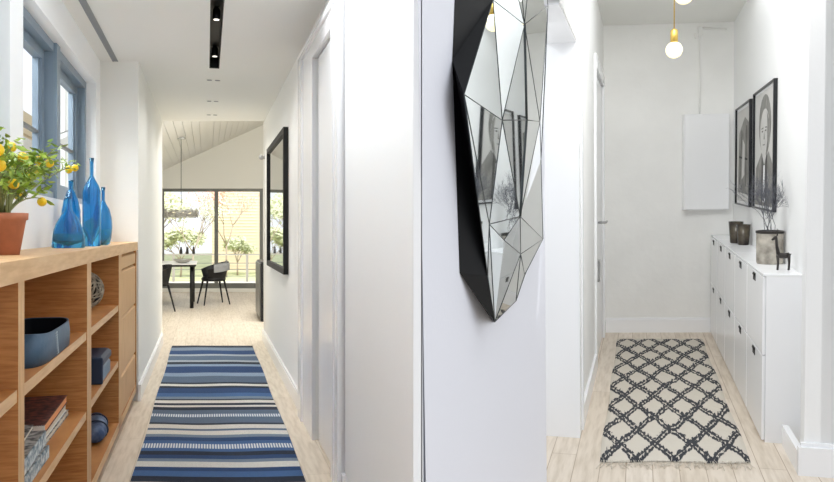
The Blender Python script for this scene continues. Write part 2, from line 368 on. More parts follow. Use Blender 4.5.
# pier between the two hallways
def toW(fr, x, y): m_, u = fr; p = m_ @ (Vector((x, y, 0))*u); return (p.x, p.y)
HERE[0] = (Matrix.Translation((0, 0, 0)), 1.0)
pA = toW(HALL_A, .58, 2.25); pA2 = toW(HALL_A, .68, 2.4); pB = toW(HALL_B, -.45, 1.65); pB2 = toW(HALL_B, -.56, 2.6)
yp = pB[1]
mb = MB(); mb.prism([((413.3-417)/800*yp, yp), ((422-417)/800*yp, yp), pB, pB2, pA2, pA], 0, 3.0); struct('trim_6', mb, M['gloss'])
mb = MB(); mb.box(-4, 4, -4, 3.1, -.09, -.075); struct('floor', mb, M['floorB'])

# ================================================================== HALLWAY A : furniture
HERE[0] = HALL_A
bc = thing('bookcase', 'long low oak bookcase with open shelves and four drawers under the window', 'bookcase', (-.60, 4, FA))
def PA(mb, name, m_, par=None, root=(-.60, 4, FA), **t):
    mb.v = [v-Vector(root) for v in mb.v]; return mb.build(name, m_, par or bc, **t)
XF, XK = -.46, -.76
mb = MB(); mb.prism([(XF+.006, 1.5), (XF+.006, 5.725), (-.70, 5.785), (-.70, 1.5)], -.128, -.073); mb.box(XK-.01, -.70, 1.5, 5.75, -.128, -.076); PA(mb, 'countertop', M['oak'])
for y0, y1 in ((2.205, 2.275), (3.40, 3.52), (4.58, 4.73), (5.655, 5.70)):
    mb = lit_shaded_box(XK, XF, y0, y1, -1.08, -.128); PA(mb, 'upright', [M['oakv'], M['oak_shade']])
mb = MB(); mb.box(XK-.01, XK, 1.5, 5.70, -1.08, -.128); PA(mb, 'back_panel', M['oak_shade'])
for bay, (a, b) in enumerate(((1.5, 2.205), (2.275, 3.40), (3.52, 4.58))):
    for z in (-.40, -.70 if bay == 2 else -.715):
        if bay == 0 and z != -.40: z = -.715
        mb = lit_shaded_box(XK, XF-.003, a, b, z-.032, z); PA(mb, 'shelf', [M['oak'], M['oak_shade']])
mb = lit_shaded_box(XK, XF, 1.5, 5.70, -1.08, -1.035); PA(mb, 'bottom_board', [M['oak'], M['oak_shade']])
mb = MB(); mb.box(XK, XF-.06, 1.5, 5.68, FA, -1.08); PA(mb, 'plinth', M['oak_shade'])
for z0, z1 in ((-.215, -.135), (-.48, -.225), (-.805, -.49), (-1.03, -.815)):
    mb = MB(); xq = XF-.004
    mb.box(XF-.10, xq, 4.735, 5.65, z0, z1-.012)
    mb.add([(xq-.016, 4.735, z1-.012), (xq, 4.735, z1-.012), (xq-.016, 4.735, z1), (xq-.016, 5.65, z1-.012), (xq, 5.65, z1-.012), (xq-.016, 5.65, z1)], [(0, 1, 2), (3, 5, 4), (1, 4, 5, 2), (0, 2, 5, 3), (0, 3, 4, 1)])
    PA(mb, 'drawer', M['oakv'])

# potted lemon tree
px, py = -.60, 2.69
lt = thing('potted_lemon_tree', 'small lemon tree with yellow fruit in a terracotta pot on the bookcase', 'potted plant', (px, py, -.073))
mb = MB(); mb.lathe([(.042, 0), (.060, .105), (.066, .108), (.067, .128), (.060, .128), (.058, .112), (.02, .110)], n=32); mb.build('pot', M['terracotta'], lt)
mb = MB(); mb.lathe([(.001, .118), (.03, .120), (.057, .116)], n=20, caps=False); mb.build('soil', M['soil'], lt)
tips = []
mb = MB()
rnd = random.Random(3)
targets = [(-0.019, 0.182, 0.36), (0.038, 0.069, 0.318), (0.031, -0.186, 0.272), (-0.01, 0.113, 0.279), (0.01, 0.458, 0.341), (0.006, 0.46, 0.308), (0.022, 0.599, 0.342), (0.033, -0.033, 0.228), (-0.022, 0.29, 0.209), (-0.028, 0.142, 0.232), (0.037, 0.375, 0.188), (0.0, 1.183, 0.361), (0.0, 1.354, 0.381), (0.005, 0.281, 0.271), (0.031, -0.209, 0.313), (-0.03, 0.505, 0.333), (-0.03, 0.3, 0.33), (-0.04, 0.5, 0.29), (0.0, -0.15, 0.36), (-0.05, 0.05, 0.37)]
for t in targets:
    p0 = Vector((rnd.uniform(-.012, .012), rnd.uniform(-.02, .02), .118)); p3 = Vector(t)
    pm = p0.lerp(p3, .4)+Vector((0, -.02, .035+.02*rnd.random()))
    pts = [p0.lerp(pm, s)*(1-s)+pm.lerp(p3, s)*s for s in (0, .2, .4, .6, .8, 1)]
    mb.tube(pts, [.0042, .0036, .003, .0025, .002, .0015], 5)
    tips.append(pts)
    for k in (2, 3, 4):
        d = Vector((rnd.uniform(-.05, .05), rnd.uniform(-.06, .10), rnd.uniform(.01, .07)))
        q = [pts[k], pts[k]+d*.5+Vector((0, 0, .01)), pts[k]+d]; mb.tube(q, [.002, .0017, .001], 4); tips.append(q+q[1:])
mb.build('branches', M['bark'], lt)
mb = MB(); xmin = -.64-px+.0
for pts in tips:
    for k in range(9):
        b = pts[rnd.randrange(len(pts)//2, len(pts))]
        c = b+Vector((rnd.uniform(-.03, .03), rnd.uniform(-.05, .05), rnd.uniform(-.022, .028)))
        if c.x+px < -.685: c.x = -.685-px+.01
        d = Vector((rnd.uniform(-1, 1), rnd.uniform(-1, 1), rnd.uniform(-.4, .6))).normalized()*rnd.uniform(.013, .022)
        e = d.cross(Vector((rnd.uniform(-1, 1), rnd.uniform(-1, 1), 1))).normalized()*rnd.uniform(.005, .0085)
        up = d.cross(e).normalized()*.003
        mb.add([c-d, c-d*.2+e+up, c-d*.2-e+up, c+d*.5+e*.8, c+d*.5-e*.8, c+d*1.1-up, c+d*.2-up*.5], [(0, 2, 6, 1), (1, 6, 3), (2, 4, 6), (6, 4, 5, 3)], smooth=True)
mb.build('foliage', M['leaf'], lt)
def lemon(c, r, tilt):
    mb = MB(); prof = [(1e-4, -1.32), (.18, -1.24), (.5, -1.0), (.85, -.55), (1, 0), (.85, .55), (.5, 1.0), (.2, 1.2), (1e-4, 1.28)]
    mb.lathe([(a*r, b*r) for a, b in prof], n=14, caps=False)
    q = Matrix.Rotation(tilt, 3, Vector((1, .4, 0)).normalized()); mb.v = [q @ v+Vector(c) for v in mb.v]
    mb.build('lemon', M['lemon'], lt)
# (offsets from the pot's centre)
for i, (x, y, z, r) in enumerate([(-0.019, 0.182, 0.348, 0.0165), (0.038, 0.069, 0.306, 0.0165), (0.031, -0.186, 0.26, 0.0165), (-0.01, 0.113, 0.267, 0.0165), (0.01, 0.458, 0.329, 0.0165), (0.006, 0.46, 0.296, 0.0165), (0.022, 0.599, 0.33, 0.0165), (0.033, -0.033, 0.216, 0.0165), (-0.022, 0.29, 0.197, 0.0165), (-0.028, 0.142, 0.22, 0.0165), (0.037, 0.375, 0.176, 0.0165), (0.0, 1.183, 0.349, 0.0165), (0.0, 1.354, 0.369, 0.0165), (0.005, 0.281, 0.259, 0.0165), (0.031, -0.209, 0.301, 0.0165), (-0.03, 0.505, 0.321, 0.0165)]):
    lemon((x, y, z), r, 1.1+.5*math.sin(i*2.1))

# four blue bottles: (x, y, height profile, flatness)
def bottle(name, label, x, y, prof, sx=1, sy=1, rz=0):
    mb = MB(); t = .004
    inner = [(max(r-t, .0025), z) for r, z in reversed(prof) if z > .012]
    mb.lathe([(1e-4, 0)]+[p for p in prof]+inner+[(1e-4, .012)], n=32, sx=sx, sy=sy, caps=False)
    q = Matrix.Rotation(rz, 3, 'Z'); mb.v = [q @ v+Vector((x, y, -.073)) for v in mb.v]
    mb.build(name, M['blue'], origin=(x, y, -.073), label=label, category='bottle', group='blue glass bottles on the bookcase')
bottle('glass_bottle', 'squat wide-shouldered blue glass bottle, nearest of the four on the bookcase', -.575, 3.70,
       [(.062, 0), (.067, .004), (.066, .03), (.061, .07), (.050, .105), (.032, .138), (.017, .162), (.012, .178), (.011, .205), (.014, .220)], 1, .72)
bottle('glass_bottle', 'slender blue glass bottle rising behind the squat wide one', -.635, 4.16,
       [(.036, 0), (.042, .005), (.044, .10), (.043, .17), (.034, .22), (.018, .262), (.010, .275), (.010, .305), (.013, .318)])
bottle('glass_bottle', 'tallest blue glass bottle with a long neck and straight square body', -.53, 4.07,
       [(.036, 0), (.041, .004), (.041, .10), (.041, .20), (.041, .262), (.034, .285), (.016, .318), (.008, .335), (.008, .39), (.011, .420)])
bottle('glass_bottle', 'round flat-bodied blue glass bottle with a short neck, farthest along the bookcase', -.520, 4.42,
       [(.030, 0), (.044, .006), (.056, .04), (.062, .09), (.058, .14), (.043, .185), (.020, .215), (.012, .23), (.012, .275), (.016, .30)], .72, 1)

# slate blue leather basket
lb = thing('leather_basket', 'slate blue leather basket with pale corner stitching on the upper shelf', 'basket', (-.552, 2.83, -.40))
mb = MB(); out = []; inn = []
def bring(hw, hl, z, r=.3, dz=0):
    pts = []
    for k in range(28):
        a = 6.28318*k/28; c_, s_ = math.cos(a), math.sin(a); e = .42
        pts.append((hw*math.copysign(abs(c_)**e, c_), hl*math.copysign(abs(s_)**e, s_), z+dz*abs(s_)**2))
    return pts
mb.loft([bring(.086, .30, 0), bring(.090, .285, .05), bring(.090, .250, .088, dz=.006), bring(.085, .243, .088, dz=.006), bring(.080, .29, .008)], caps=True); mb.build('body', M['leather'], lb)
mb = MB(); mb.loft([bring(.079, .288, .009), bring(.084, .241, .086, dz=.006)], caps=False); mb.build('lining', M['leather_in'], lb)
mb = MB()
for k in range(9):
    z = .008+k*.0087; f = z/.105
    x = .0885+.003*f; y = -.05-.06*f
    mb.tube([(x, y-.012, z), (x+.003, y, z+.002), (x, y+.012, z+.004)], .0016, 4)
mb.build('stitching', M['stitch'], lb)

# books on the lower shelf
def book(label, x, y, z, w_, l_, h, cover, rz, spine=None, pages=M['page'], side=False):
    t = thing('book', label, 'book', (x, y, z), rz, 'books stacked on the lower shelf')
    c_ = .0028
    mb = MB(); mb.rbox(-w_/2, w_/2, -l_/2, l_/2, 0, c_, .001); mb.rbox(-w_/2, w_/2, -l_/2, l_/2, h-c_, h, .001); mb.build('cover', cover, t)
    mb = MB(); mb.rbox(*((w_/2-.004, w_/2+.001, -l_/2, l_/2) if side else (-w_/2, w_/2, -l_/2, -l_/2+.004)), 0, h, .001); mb.build('spine', spine or cover, t)
    mb = MB(); mb.box(-w_/2+.003, w_/2-.003, -l_/2+.004, l_/2-.004, c_, h-c_); mb.build('pages', pages, t)
    return t
sb = -.715
book('dark grey patterned hardback at the bottom of the front book stack', -.548, 2.56, sb, .13, .36, .040, M['blackbook'], 0, M['tealbook'], side=True)
book('hardback with a mottled grey-blue spine, second in the front book stack', -.553, 2.57, sb+.040, .125, .36, .044, M['blackbook'], .02, M['tealbook'], side=True)
book('black and white patterned book on top of the front book stack', -.575, 2.60, sb+.084, .10, .34, .016, M['blackbook'], .05)
book('dark-covered book at the bottom of the rear book stack', -.590, 3.13, sb, .14, .46, .020, M['blackbook'], 0)
book('thick white-paged book in the middle of the rear stack', -.592, 3.12, sb+.020, .135, .45, .034, M['whitebook'], .01)
book('maroon mottled book with orange edge on top of the rear stack', -.590, 3.07, sb+.054, .15, .50, .030, M['maroon'], .02, M['whitebook'], M['orange'])

# wicker ball
wb = thing('wicker_ball', 'round grey woven wicker ball on the top shelf of the middle bay', 'ornament', (-.607, 4.36, -.40))
mb = MB(); r = .096; rnd = random.Random(5)
for k in range(34):
    ax = Vector((rnd.gauss(0, 1), rnd.gauss(0, 1), rnd.gauss(0, 1))).normalized(); u_ = ax.orthogonal().normalized(); v_ = ax.cross(u_); off = rnd.uniform(-.35, .35)
    rr = math.sqrt(1-off*off)*r
    pts = [Vector((0, 0, r+.003))+ax*off*r+(u_*math.cos(6.2832*j/20)+v_*math.sin(6.2832*j/20))*rr for j in range(21)]
    mb.tube(pts, .0036, 5, caps=False)
mb.build('woven_canes', M['wicker'], wb)
mb = MB(); mb.ball((0, 0, r+.003), r*.9, 16, 10); mb.build('core', M['leather_in'], wb)
# storage box with lid on middle shelf
sbx = thing('storage_box', 'steel-blue storage box with a dark navy lid on the middle shelf', 'box', (-.545, 4.08, -.70), 0)
mb = MB(); mb.rbox(-.085, .080, -.17, .16, 0, .070, .008); mb.build('body', M['steelblue'], sbx)
mb = MB(); mb.rbox(-.090, .085, -.175, .165, .070, .122, .014); mb.build('lid', M['navy'], sbx)
mb = MB(); mb.rbox(-.092, .0855, -.19, -.17, .0, .122, .004); mb.build('end_flap', M['navy'], sbx)
# rolled denim pouch on bottom shelf
rp = thing('rolled_pouch', 'mottled blue rolled cloth pouch on the bottom shelf', 'pouch', (-.545, 4.33, -1.035), .12)
mb = MB(); mb.lathe([(.012, -.20), (.040, -.19), (.052, -.12), (.056, 0), (.054, .10), (.040, .165), (.015, .18)], n=24)
mb.v = [Vector((v.x, v.z*1.1, v.y*.82+.046)) for v in mb.v]; mb.f = [list(reversed(f)) for f in mb.f]; mb.build('pouch_body', M['denim'], rp)
for yy in (-.10, .06):
    mb = MB(); pts = [(.057*math.cos(a), yy, .048+.048*math.sin(a)) for a in [6.2832*j/24 for j in range(25)]]; mb.tube(pts, .004, 5, caps=False); mb.build('tie', M['navy'], rp)

# striped rug
from math import *
def fy(y): # distance along the hallway of a floor line
    return 1.15*800/(y-231)*1.0339-.0
stripes = [(346.4, 'k'), (348.2, 'g'), (351.2, 'n'), (355, 'l'), (356.7, 's'), (361, 'l'), (362.7, 'k'), (365, 'L'), (367.2, 'n'), (373.6, 'L'), (377, 's'), (383.3, 'k'), (384.8, 'w'), (387, 'k'), (389, 'n'), (394, 'b'), (397.5, 'g'), (400, 'k'), (401.2, 'w'), (404, 'k'), (406.2, 'w'), (408, 'k'), (411, 's'), (415, 'd'), (417.8, 's'), (424, 'k'), (425.7, 'w'), (429.7, 's'), (431.6, 'w'), (435.7, 'g'), (438.4, 'n'), (442, 'b'), (445, 'd'), (449.5, 'b'), (452.5, 'k'), (456.3, 'n'), (460, 'g'), (463, 'w'), (468.5, 'n'), (472.4, 'b'), (478, 'k'), (484, 'w'), (490, 'b'), (500, 'n'), (510, 'w'), (516, 'n'), (530, 'b'), (545, 'k')]
rc = dict(k=(34, 46, 66), n=(42, 76, 126), b=(70, 110, 164), s=(96, 116, 142), g=(128, 146, 166), l=(176, 188, 200), L=(150, 172, 200), w=(238, 236, 230), d=(196, 206, 218))
keys = list(rc); rm = [mat('rug_yarn_'+k, rc[k], .95, var=.18, scale=40, stretch=(4, 14, 4), bump=.5, bscale=160) for k in keys]
nt = rm[keys.index('d')].node_tree   # heddle-dot stripe
b = nt.nodes['Principled BSDF']; tc = nt.nodes['Texture Coordinate']; wv = nt.nodes.new('ShaderNodeTexWave'); wv.bands_direction = 'X'; wv.inputs['Scale'].default_value = 18
rr = nt.nodes.new('ShaderNodeValToRGB'); rr.color_ramp.elements[0].color = lin((92, 120, 160)); rr.color_ramp.elements[1].color = lin((222, 228, 232)); rr.color_ramp.elements[0].position = .3; rr.color_ramp.elements[1].position = .5
nt.links.new(tc.outputs['Object'], wv.inputs[0]); nt.links.new(wv.outputs[0], rr.inputs[0]); nt.links.new(rr.outputs[0], b.inputs['Base Color'])
mb = MB(); zt = FA+.007
for i, (y, k) in enumerate(stripes[:-1]):
    a, c_ = fy(stripes[i+1][0]), fy(y)
    nx = 24
    rows = 2
    def P(u, v, a=a, c_=c_):
        x = -.335+.775*u; yy = a+(c_-a)*v
        return (x+.004*sin(yy*3), yy+SK*x+.01*sin(x*9+yy), zt+.0012*sin(x*14+yy*5))
    mb.sheet(P, nx, rows, keys.index(k))
y0, y1 = fy(545), fy(346.4)
for x in (-.335, .44):                                   # selvedges
    mb.sheet(lambda u, v: (x+.004*sin((y0+(y1-y0)*u)*3), y0+(y1-y0)*u+SK*x, FA+.0005+(zt-FA)*v), 40, 1, 1)
for y in (y0, y1):
    mb.sheet(lambda u, v: (-.335+.775*u, y+SK*(-.335+.775*u), FA+.0005+(zt-FA)*v), 20, 1, 0)
mb.build('rug', rm, label='blue and white striped flatweave runner rug on the pale floor', category='rug')

# framed mirror on the right wall
fm = thing('wall_mirror', 'tall black-framed rectangular mirror on the white wall of the striped-rug hallway', 'mirror', (XR, 6.8, -.32))
mb = MB(); D0, D1, H = -.88, .84, 1.085; t = .05
for a in ((D0, D0+t, 0, H), (D1-t, D1, 0, H), (D0+t, D1-t, 0, .045), (D0+t, D1-t, H-.045, H)): mb.box(-.038, -.002, *a)
mb.build('frame', M['blackm'], fm)
mb = MB(); mb.box(-.022, -.006, D0+t, D1-t, .045, H-.045); mb.build('mirror_glass', M['mirror'], fm)
# wall knob light beyond it
sc_ = thing('wall_sconce', 'small round metal wall fitting high beside the dining room opening', 'wall light', (XR, 8.45, .765))
mb = MB(); mb.lathe([(.018, 0), (.018, .012)], n=16); mb.v = [Vector((-v.z, v.y, v.x)) for v in mb.v]; mb.build('wall_plate', M['chrome'], sc_)
mb = MB(); mb.ball((-.035, 0, 0), .026, 14, 10); mb.build('shade', M['chrome'], sc_)

# track light in ceiling slot
tl = thing('recessed_track_light', 'long black recessed track slot in the hallway ceiling', 'ceiling light', (.05, 5.0, CA))
mb = MB()
for a in ((-.034, -.030, -1.18, .84, 0, .07), (.030, .034, -1.18, .84, 0, .07), (-.034, .034, -1.18, .84, .07, .075), (-.030, .030, .82, .84, 0, .07), (-.030, .030, -1.18, -1.16, 0, .07)): mb.box(*a)
mb.build('channel', M['slot'], tl)
for yy in (.45, -.5):
    mb = MB(); mb.lathe([(.019, 0), (.021, .004), (.021, .05), (.012, .066)], (0, yy, .004), 20); sp = mb.build('spotlight', M['slot'], tl)
    mb = MB(); mb.lathe([(.015, -.002), (.015, .001)], (0, yy, .004), 16); mb.build('lamp', mat('lamp_white', (255, 250, 240), .3, emit=(255, 248, 235), es=2), sp)
cv = thing('ceiling_vent', 'narrow grey linear air vent in the ceiling by the window', 'vent', (-.600, 4.85, CA))
mb = MB()
for a in ((-.018, -.013, -1.0, 1.03), (.013, .018, -1.0, 1.03), (-.013, .013, 1.01, 1.03), (-.013, .013, -1.0, -.98)): mb.box(*a, -.004, .001)
mb.build('frame', M['vent'], cv)
mb = MB(); mb.box(-.013, .013, -.98, 1.01, -.002, -.0005); mb.build('grille', M['vent'], cv)
for yy, w3 in ((6.28, 'nearest'), (7.30, 'middle'), (8.16, 'farthest')):
    dl = thing('recessed_downlight', 'small twin recessed downlight in the ceiling, %s of the three' % w3, 'ceiling light', (.048, yy, CA), 0, 'twin downlights in the hallway ceiling')
    mb = MB(); mb.box(-.055, .055, -.055, .055, -.003, -.0005); mb.build('plate', M['ceil'], dl)
    for s_ in (-.03, .03):
        mb = MB(); mb.lathe([(.018, -.006), (.021, -.003)], (s_, 0, 0), 16); mb.build('trim_ring', M['vent'], dl)

# dining table, bowl, chairs
dt = thing('dining_table', 'white-topped dining table with dark edge in front of the glass wall', 'table', (-.75, 12.9, FA))
mb = MB(); mb.rbox(-.55, .60, -.62, .75, .650, .662, .004); mb.build('tabletop', M['tabletop'], dt)
mb = MB(); mb.rbox(-.54, .59, -.61, .74, .622, .650, .004); mb.build('table_frame', M['blackm'], dt)
for x in (-.45, .53):
    for y in (-.5, .62): mb = MB(); mb.tube([(x, y, .625), (x, y, 0)], .028, 8); mb.build('leg', M['blackm'], dt)
bw = MB(); bw.lathe([(.04, 0), (.09, .012), (.135, .05), (.14, .062), (.130, .055), (.085, .02), (.001, .014)], n=28)
bw.v = [v+Vector((-.36, 12.7, FA+.663)) for v in bw.v]; bw.build('fruit_bowl', M['nest'], label='shallow grey metal bowl on the dining table', category='bowl')
def make_chair(label, loc, rz):
    ch = thing('dining_chair', label, 'chair', loc, rz, 'black tub chairs at the dining table')
    mb = MB()
    def P(u, v):                                        # tub wall wraps the back and sides (front at -y)
        a = R(-40)+R(260)*u; h = .40+v*(.27*(.55+.45*sin(R(180)*u)**1.2)); rr_ = .19+.055*v
        return (rr_*cos(a), rr_*sin(a)*.95, h)
    mb.sheet(P, 26, 5); mb.sheet(lambda u, v: tuple(c*(.93 if i < 2 else 1) for i, c in enumerate(P(1-u, v))), 26, 5)
    mb.sheet(lambda u, v: tuple(c*((.93+.07*v) if i < 2 else 1) for i, c in enumerate(P(u, 1))), 26, 1)
    mb.build('shell', M['chair'], ch)
    mb = MB(); mb.lathe([(.17, .365), (.195, .38), (.195, .415), (.17, .43)], n=24, sy=.95); mb.build('seat', M['chair'], ch)
    for x, y in ((-.13, -.13), (.13, -.13), (-.13, .13), (.13, .13)):
        mb = MB(); mb.tube([(x, y, .38), (x*1.55, y*1.55, 0)], [.017, .010], 8); mb.build('leg', M['blackm'], ch)
    return ch
c1 = make_chair('black tub dining chair with a grey throw at the end of the dining table', (.10, 13.0, FA), R(-75))
mb = MB()
mb.sheet(lambda u, v: ((.253+.006*sin(9*u))*cos(R(-15)+R(115)*u)*(1 if v < .5 else .86), .95*(.253)*sin(R(-15)+R(115)*u)*(1 if v < .5 else .86), .683-.05*(1-u)-.13*abs(v-.5)*2), 12, 8)
mb.sheet(lambda u, v: ((.260)*cos(R(-15)+R(115)*u)*(1 if v < .5 else .84), .95*(.260)*sin(R(-15)+R(115)*u)*(1 if v < .5 else .84), .690-.05*(1-u)-.13*abs(v-.5)*2), 12, 8)
mb.v = [v+Vector((0, 0, 0)) for v in mb.v]
tw = mb.build('throw_blanket', M['throw'], c1); mw = tw.matrix_world.copy(); tw.parent = None
HERE_u = HALL_A; tw.matrix_world = HALL_A[0] @ Matrix.Translation(Vector((.10, 13.0, FA))*HALL_A[1]) @ Matrix.Rotation(R(-75), 4, 'Z')
tw['label'] = 'light grey throw draped over the back of the black dining chair'; tw['category'] = 'blanket'
copy_tree(c1, 'black tub dining chair mostly hidden behind the white wall edge, left of the table', (-.715, 11.98, FA), R(-60))

# pendant over the table
pl = thing('pendant_light', 'wide wire nest pendant hanging over the dining table', 'pendant light', (-.36, 12.0, .25))
mb = MB(); mb.tube([(0, 0, .06), (0, 0, zc(-.36)-.25)], .0045, 6); mb.build('cord', M['blackm'], pl)
mb = MB(); zz = zc(-.36)-.25; mb.lathe([(.06, zz-.03), (.06, zz-.005)], n=20); mb.build('canopy', M['chrome'], pl)
mb = MB(); rnd = random.Random(8)
for k in range(110):
    a = rnd.uniform(0, 6.283); r0 = rnd.uniform(.02, .2); a2 = a+rnd.uniform(.5, 1.6)
    z1_, z2_ = rnd.uniform(-.06, .06), rnd.uniform(-.06, .06)
    p, q = Vector((.235*cos(a), .235*sin(a), z1_)), Vector((.235*cos(a2), .235*sin(a2), z2_)); m_ = (p+q)/2*(1+.15*rnd.random()); m_.z = rnd.uniform(-.07, .08)
    mb.tube([p, m_, q], .0042, 4)
mb.build('wire_shade', M['nest'], pl)
for k in range(5):
    a = 1.256*k; mb = MB(); mb.ball((.12*cos(a), .12*sin(a), .01), .022, 10, 8); mb.build('bulb', M['bulb'], pl)
# black cabinet past the hallway end
kb = thing('side_cabinet', 'tall narrow black cabinet standing past the end of the hallway wall', 'cabinet', (.78, 10.75, FA))
mb = MB(); mb.rbox(-.12, .25, -.45, .45, 0, .76, .01); mb.build('body', M['black'], kb)
mb = MB(); mb.rbox(-.136, -.12, -.43, .43, .05, .74, .004); mb.build('door', mat('grey_reflective_door', (120, 120, 116), .3, .5), kb)

# outside seen through the glass wall
mb = MB(); mb.box(-9, 9, 17.5, 19.2, FA-.10, FA-.02, sk=SK)
mb.build('deck', M['deck'], **S)
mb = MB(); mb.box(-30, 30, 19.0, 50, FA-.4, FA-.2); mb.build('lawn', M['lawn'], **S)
dr = thing('deck_railing', 'slim deck railing crossing the view behind the glass wall', 'railing', (.1, 19.1, FA-.1), R(-14.7))
mb = MB(); mb.box(-3, 3, -.02, .02, .69, .72); mb.build('top_rail', M['deck'], dr)
for k in range(3): mb = MB(); mb.box(-3, 3, -.006, .006, .2+.15*k, .212+.15*k); mb.build('cable', M['vent'], dr)
for k in range(4): mb = MB(); mb.box(-2.6+1.7*k, -2.55+1.7*k, -.02, .02, 0, .70); mb.build('post', M['deck'], dr)
for k, xx in enumerate((-.58, -.44, -.30)):
    t = thing('lantern', ('left', 'middle', 'right')[k]+'most of the three small dark lanterns on the deck railing'.replace('leftmost', 'left') if k != 1 else 'middle one of the three small dark lanterns on the deck railing', 'lantern', (xx, 19.1-.2625*(xx-.1), FA+.62), 0, 'dark lanterns on the deck railing')
    mb = MB(); mb.lathe([(.03, 0), (.035, .02), (.028, .10), (.018, .13), (.02, .15), (.004, .17)], n=12); mb.build('body', M['bronze'], t)
hs = thing('house', 'sand-coloured clapboard house beyond the garden on the right', 'house', (2.0, 27, FA-.2), R(-14.7))
mb = MB()
for k in range(40): mb.add([(-1.9, 0, k*.1), (3, 0, k*.1), (3, -.03+.03, k*.1+.1), (-1.9, 0, k*.1+.1), (-1.9, -.03, k*.1), (3, -.03, k*.1)], [(4, 5, 2, 3), (0, 1, 5, 4)])
mb.box(-1.9, 3, 0.001, 4, 0, 4); mb.build('clapboard_wall', M['siding'], hs)
mb = MB(); mb.box(.35, 1.0, -.04, -.005, 1.0, 1.7); wf = mb.build('window', M['mat_white'], hs)
mb = MB(); mb.box(.42, .93, -.05, -.04, 1.07, 1.63); mb.build('pane', mat('sky_glass', (150, 176, 190), .2), wf)
def tree(label, name, loc, h, spread, leafm, nl, seed, ls=.05, twig_r=.02):
    t = thing(name, label, 'tree', loc); rnd = random.Random(seed); mb = MB(); ends = []
    def grow(p, d, L_, r_, lev):
        q = p+d*L_; mb.tube([p, (p+q)/2+Vector((rnd.uniform(-.05, .05), 0, 0))*L_, q], [r_, r_*.85, r_*.7], 5)
        if lev >= 4: ends.append(q); return
        ends.append(q) if lev > 2 else None
        for _ in range(3 if lev < 3 else 2):
            dd = (d+Vector((rnd.uniform(-1, 1), rnd.uniform(-1, 1), rnd.uniform(-.15, .6)))*spread).normalized(); grow(q, dd, L_*.72, r_*.62, lev+1)
    grow(Vector((0, 0, 0)), Vector((0, 0, 1)), h*.3, twig_r, 0); mb.build('branches', M['trunk'], t)
    if nl:
        mb = MB()
        for k in range(nl):
            c = rnd.choice(ends)+Vector((rnd.gauss(0, .12), rnd.gauss(0, .12), rnd.gauss(0, .1)))*h*.4
            a = Vector((rnd.gauss(0, 1), rnd.gauss(0, 1), rnd.gauss(0, 1))).normalized()*ls; b_ = a.orthogonal().normalized()*ls*.7
            mb.quad(c-a, c-b_, c+a, c+b_)
        mb.build('foliage', leafm, t)
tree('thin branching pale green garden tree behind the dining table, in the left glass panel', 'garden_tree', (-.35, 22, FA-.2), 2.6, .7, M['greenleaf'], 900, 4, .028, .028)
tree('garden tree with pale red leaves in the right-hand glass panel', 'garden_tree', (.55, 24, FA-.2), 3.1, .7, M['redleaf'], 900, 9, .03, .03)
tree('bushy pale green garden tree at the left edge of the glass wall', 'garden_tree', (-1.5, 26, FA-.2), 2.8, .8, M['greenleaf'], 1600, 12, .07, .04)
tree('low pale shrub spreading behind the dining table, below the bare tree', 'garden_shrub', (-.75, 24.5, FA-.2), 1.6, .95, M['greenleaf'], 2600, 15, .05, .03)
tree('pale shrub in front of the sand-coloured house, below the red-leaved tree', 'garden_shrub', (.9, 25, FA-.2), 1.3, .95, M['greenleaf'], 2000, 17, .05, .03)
# neighbour's house seen through the side windows
ns = thing('neighbour_house', 'beige clapboard house seen through the hallway window', 'house', (-2.4, 12.5, FA-2))
mb = MB()
for k in range(30): mb.add([(0, -3, k*.16), (0, 6, k*.16), (-.03, 6, k*.16+.16), (-.03, -3, k*.16+.16), (-.03, -3, k*.16), (-.03, 6, k*.16)], [(0, 1, 2, 3), (0, 4, 5, 1)])
mb.box(-2, -.031, -4, 6, 0, 4.8); mb.build('clapboard_wall', M['siding'], ns)
mb = MB(); mb.box(-.02, .06, -3, 6, 4.15, 4.4); mb.build('fascia', M['mat_white'], ns)
mb = MB(); mb.box(-.02, .03, -1.2, -.9, 0, 4.6); mb.build('corner_board', M['mat_white'], ns)

# ================================================================== HALLWAY B : furniture
HERE[0] = HALL_B
# shoe cabinets: five units side by side, two flaps each
XC = .722; CW = (8.92-5.19)/5
sc1 = thing('shoe_cabinet', '', 'cabinet', (XC, 5.19, FB), 0, 'row of white shoe cabinets along the right wall')
dpt = XB-XC-.002; ZT = 1.035
mb = MB(); mb.box(.012, dpt, .003, CW-.003, 0.0, ZT-.016); mb.build('carcass', M['gloss'], sc1)
mb = MB(); mb.rbox(-.004, dpt, .001, CW-.001, ZT-.016, ZT, .003); mb.build('top_panel', M['gloss'], sc1)
for z0, z1 in ((.012, .532), (.538, ZT-.020)):
    mb = MB(); mb.rbox(-.006, .011, .010, CW-.010, z0, z1, .003); d = mb.build('door', M['gloss'], sc1)
    mb = MB(); mb.rbox(-.0085, -.006, CW*.5-.055, CW*.5+.055, z1-.062, z1-.012, .0012); mb.rbox(-.014, -.0085, CW*.5-.045, CW*.5+.045, z1-.030, z1-.016, .002)
    mb.build('handle', M['blackm'], d)
labs = ['nearest white shoe cabinet, its end panel facing the camera', 'second nearest white shoe cabinet with two flap doors, by the concrete planter',
        'middle white shoe cabinet of the row of five', 'fourth white shoe cabinet, next to the farthest one', 'farthest white shoe cabinet, against the end wall']
sc1['label'] = labs[0]
for k in range(1, 5): copy_tree(sc1, labs[k], (XC, 5.19+CW*k, FB))
ZC = FB+ZT
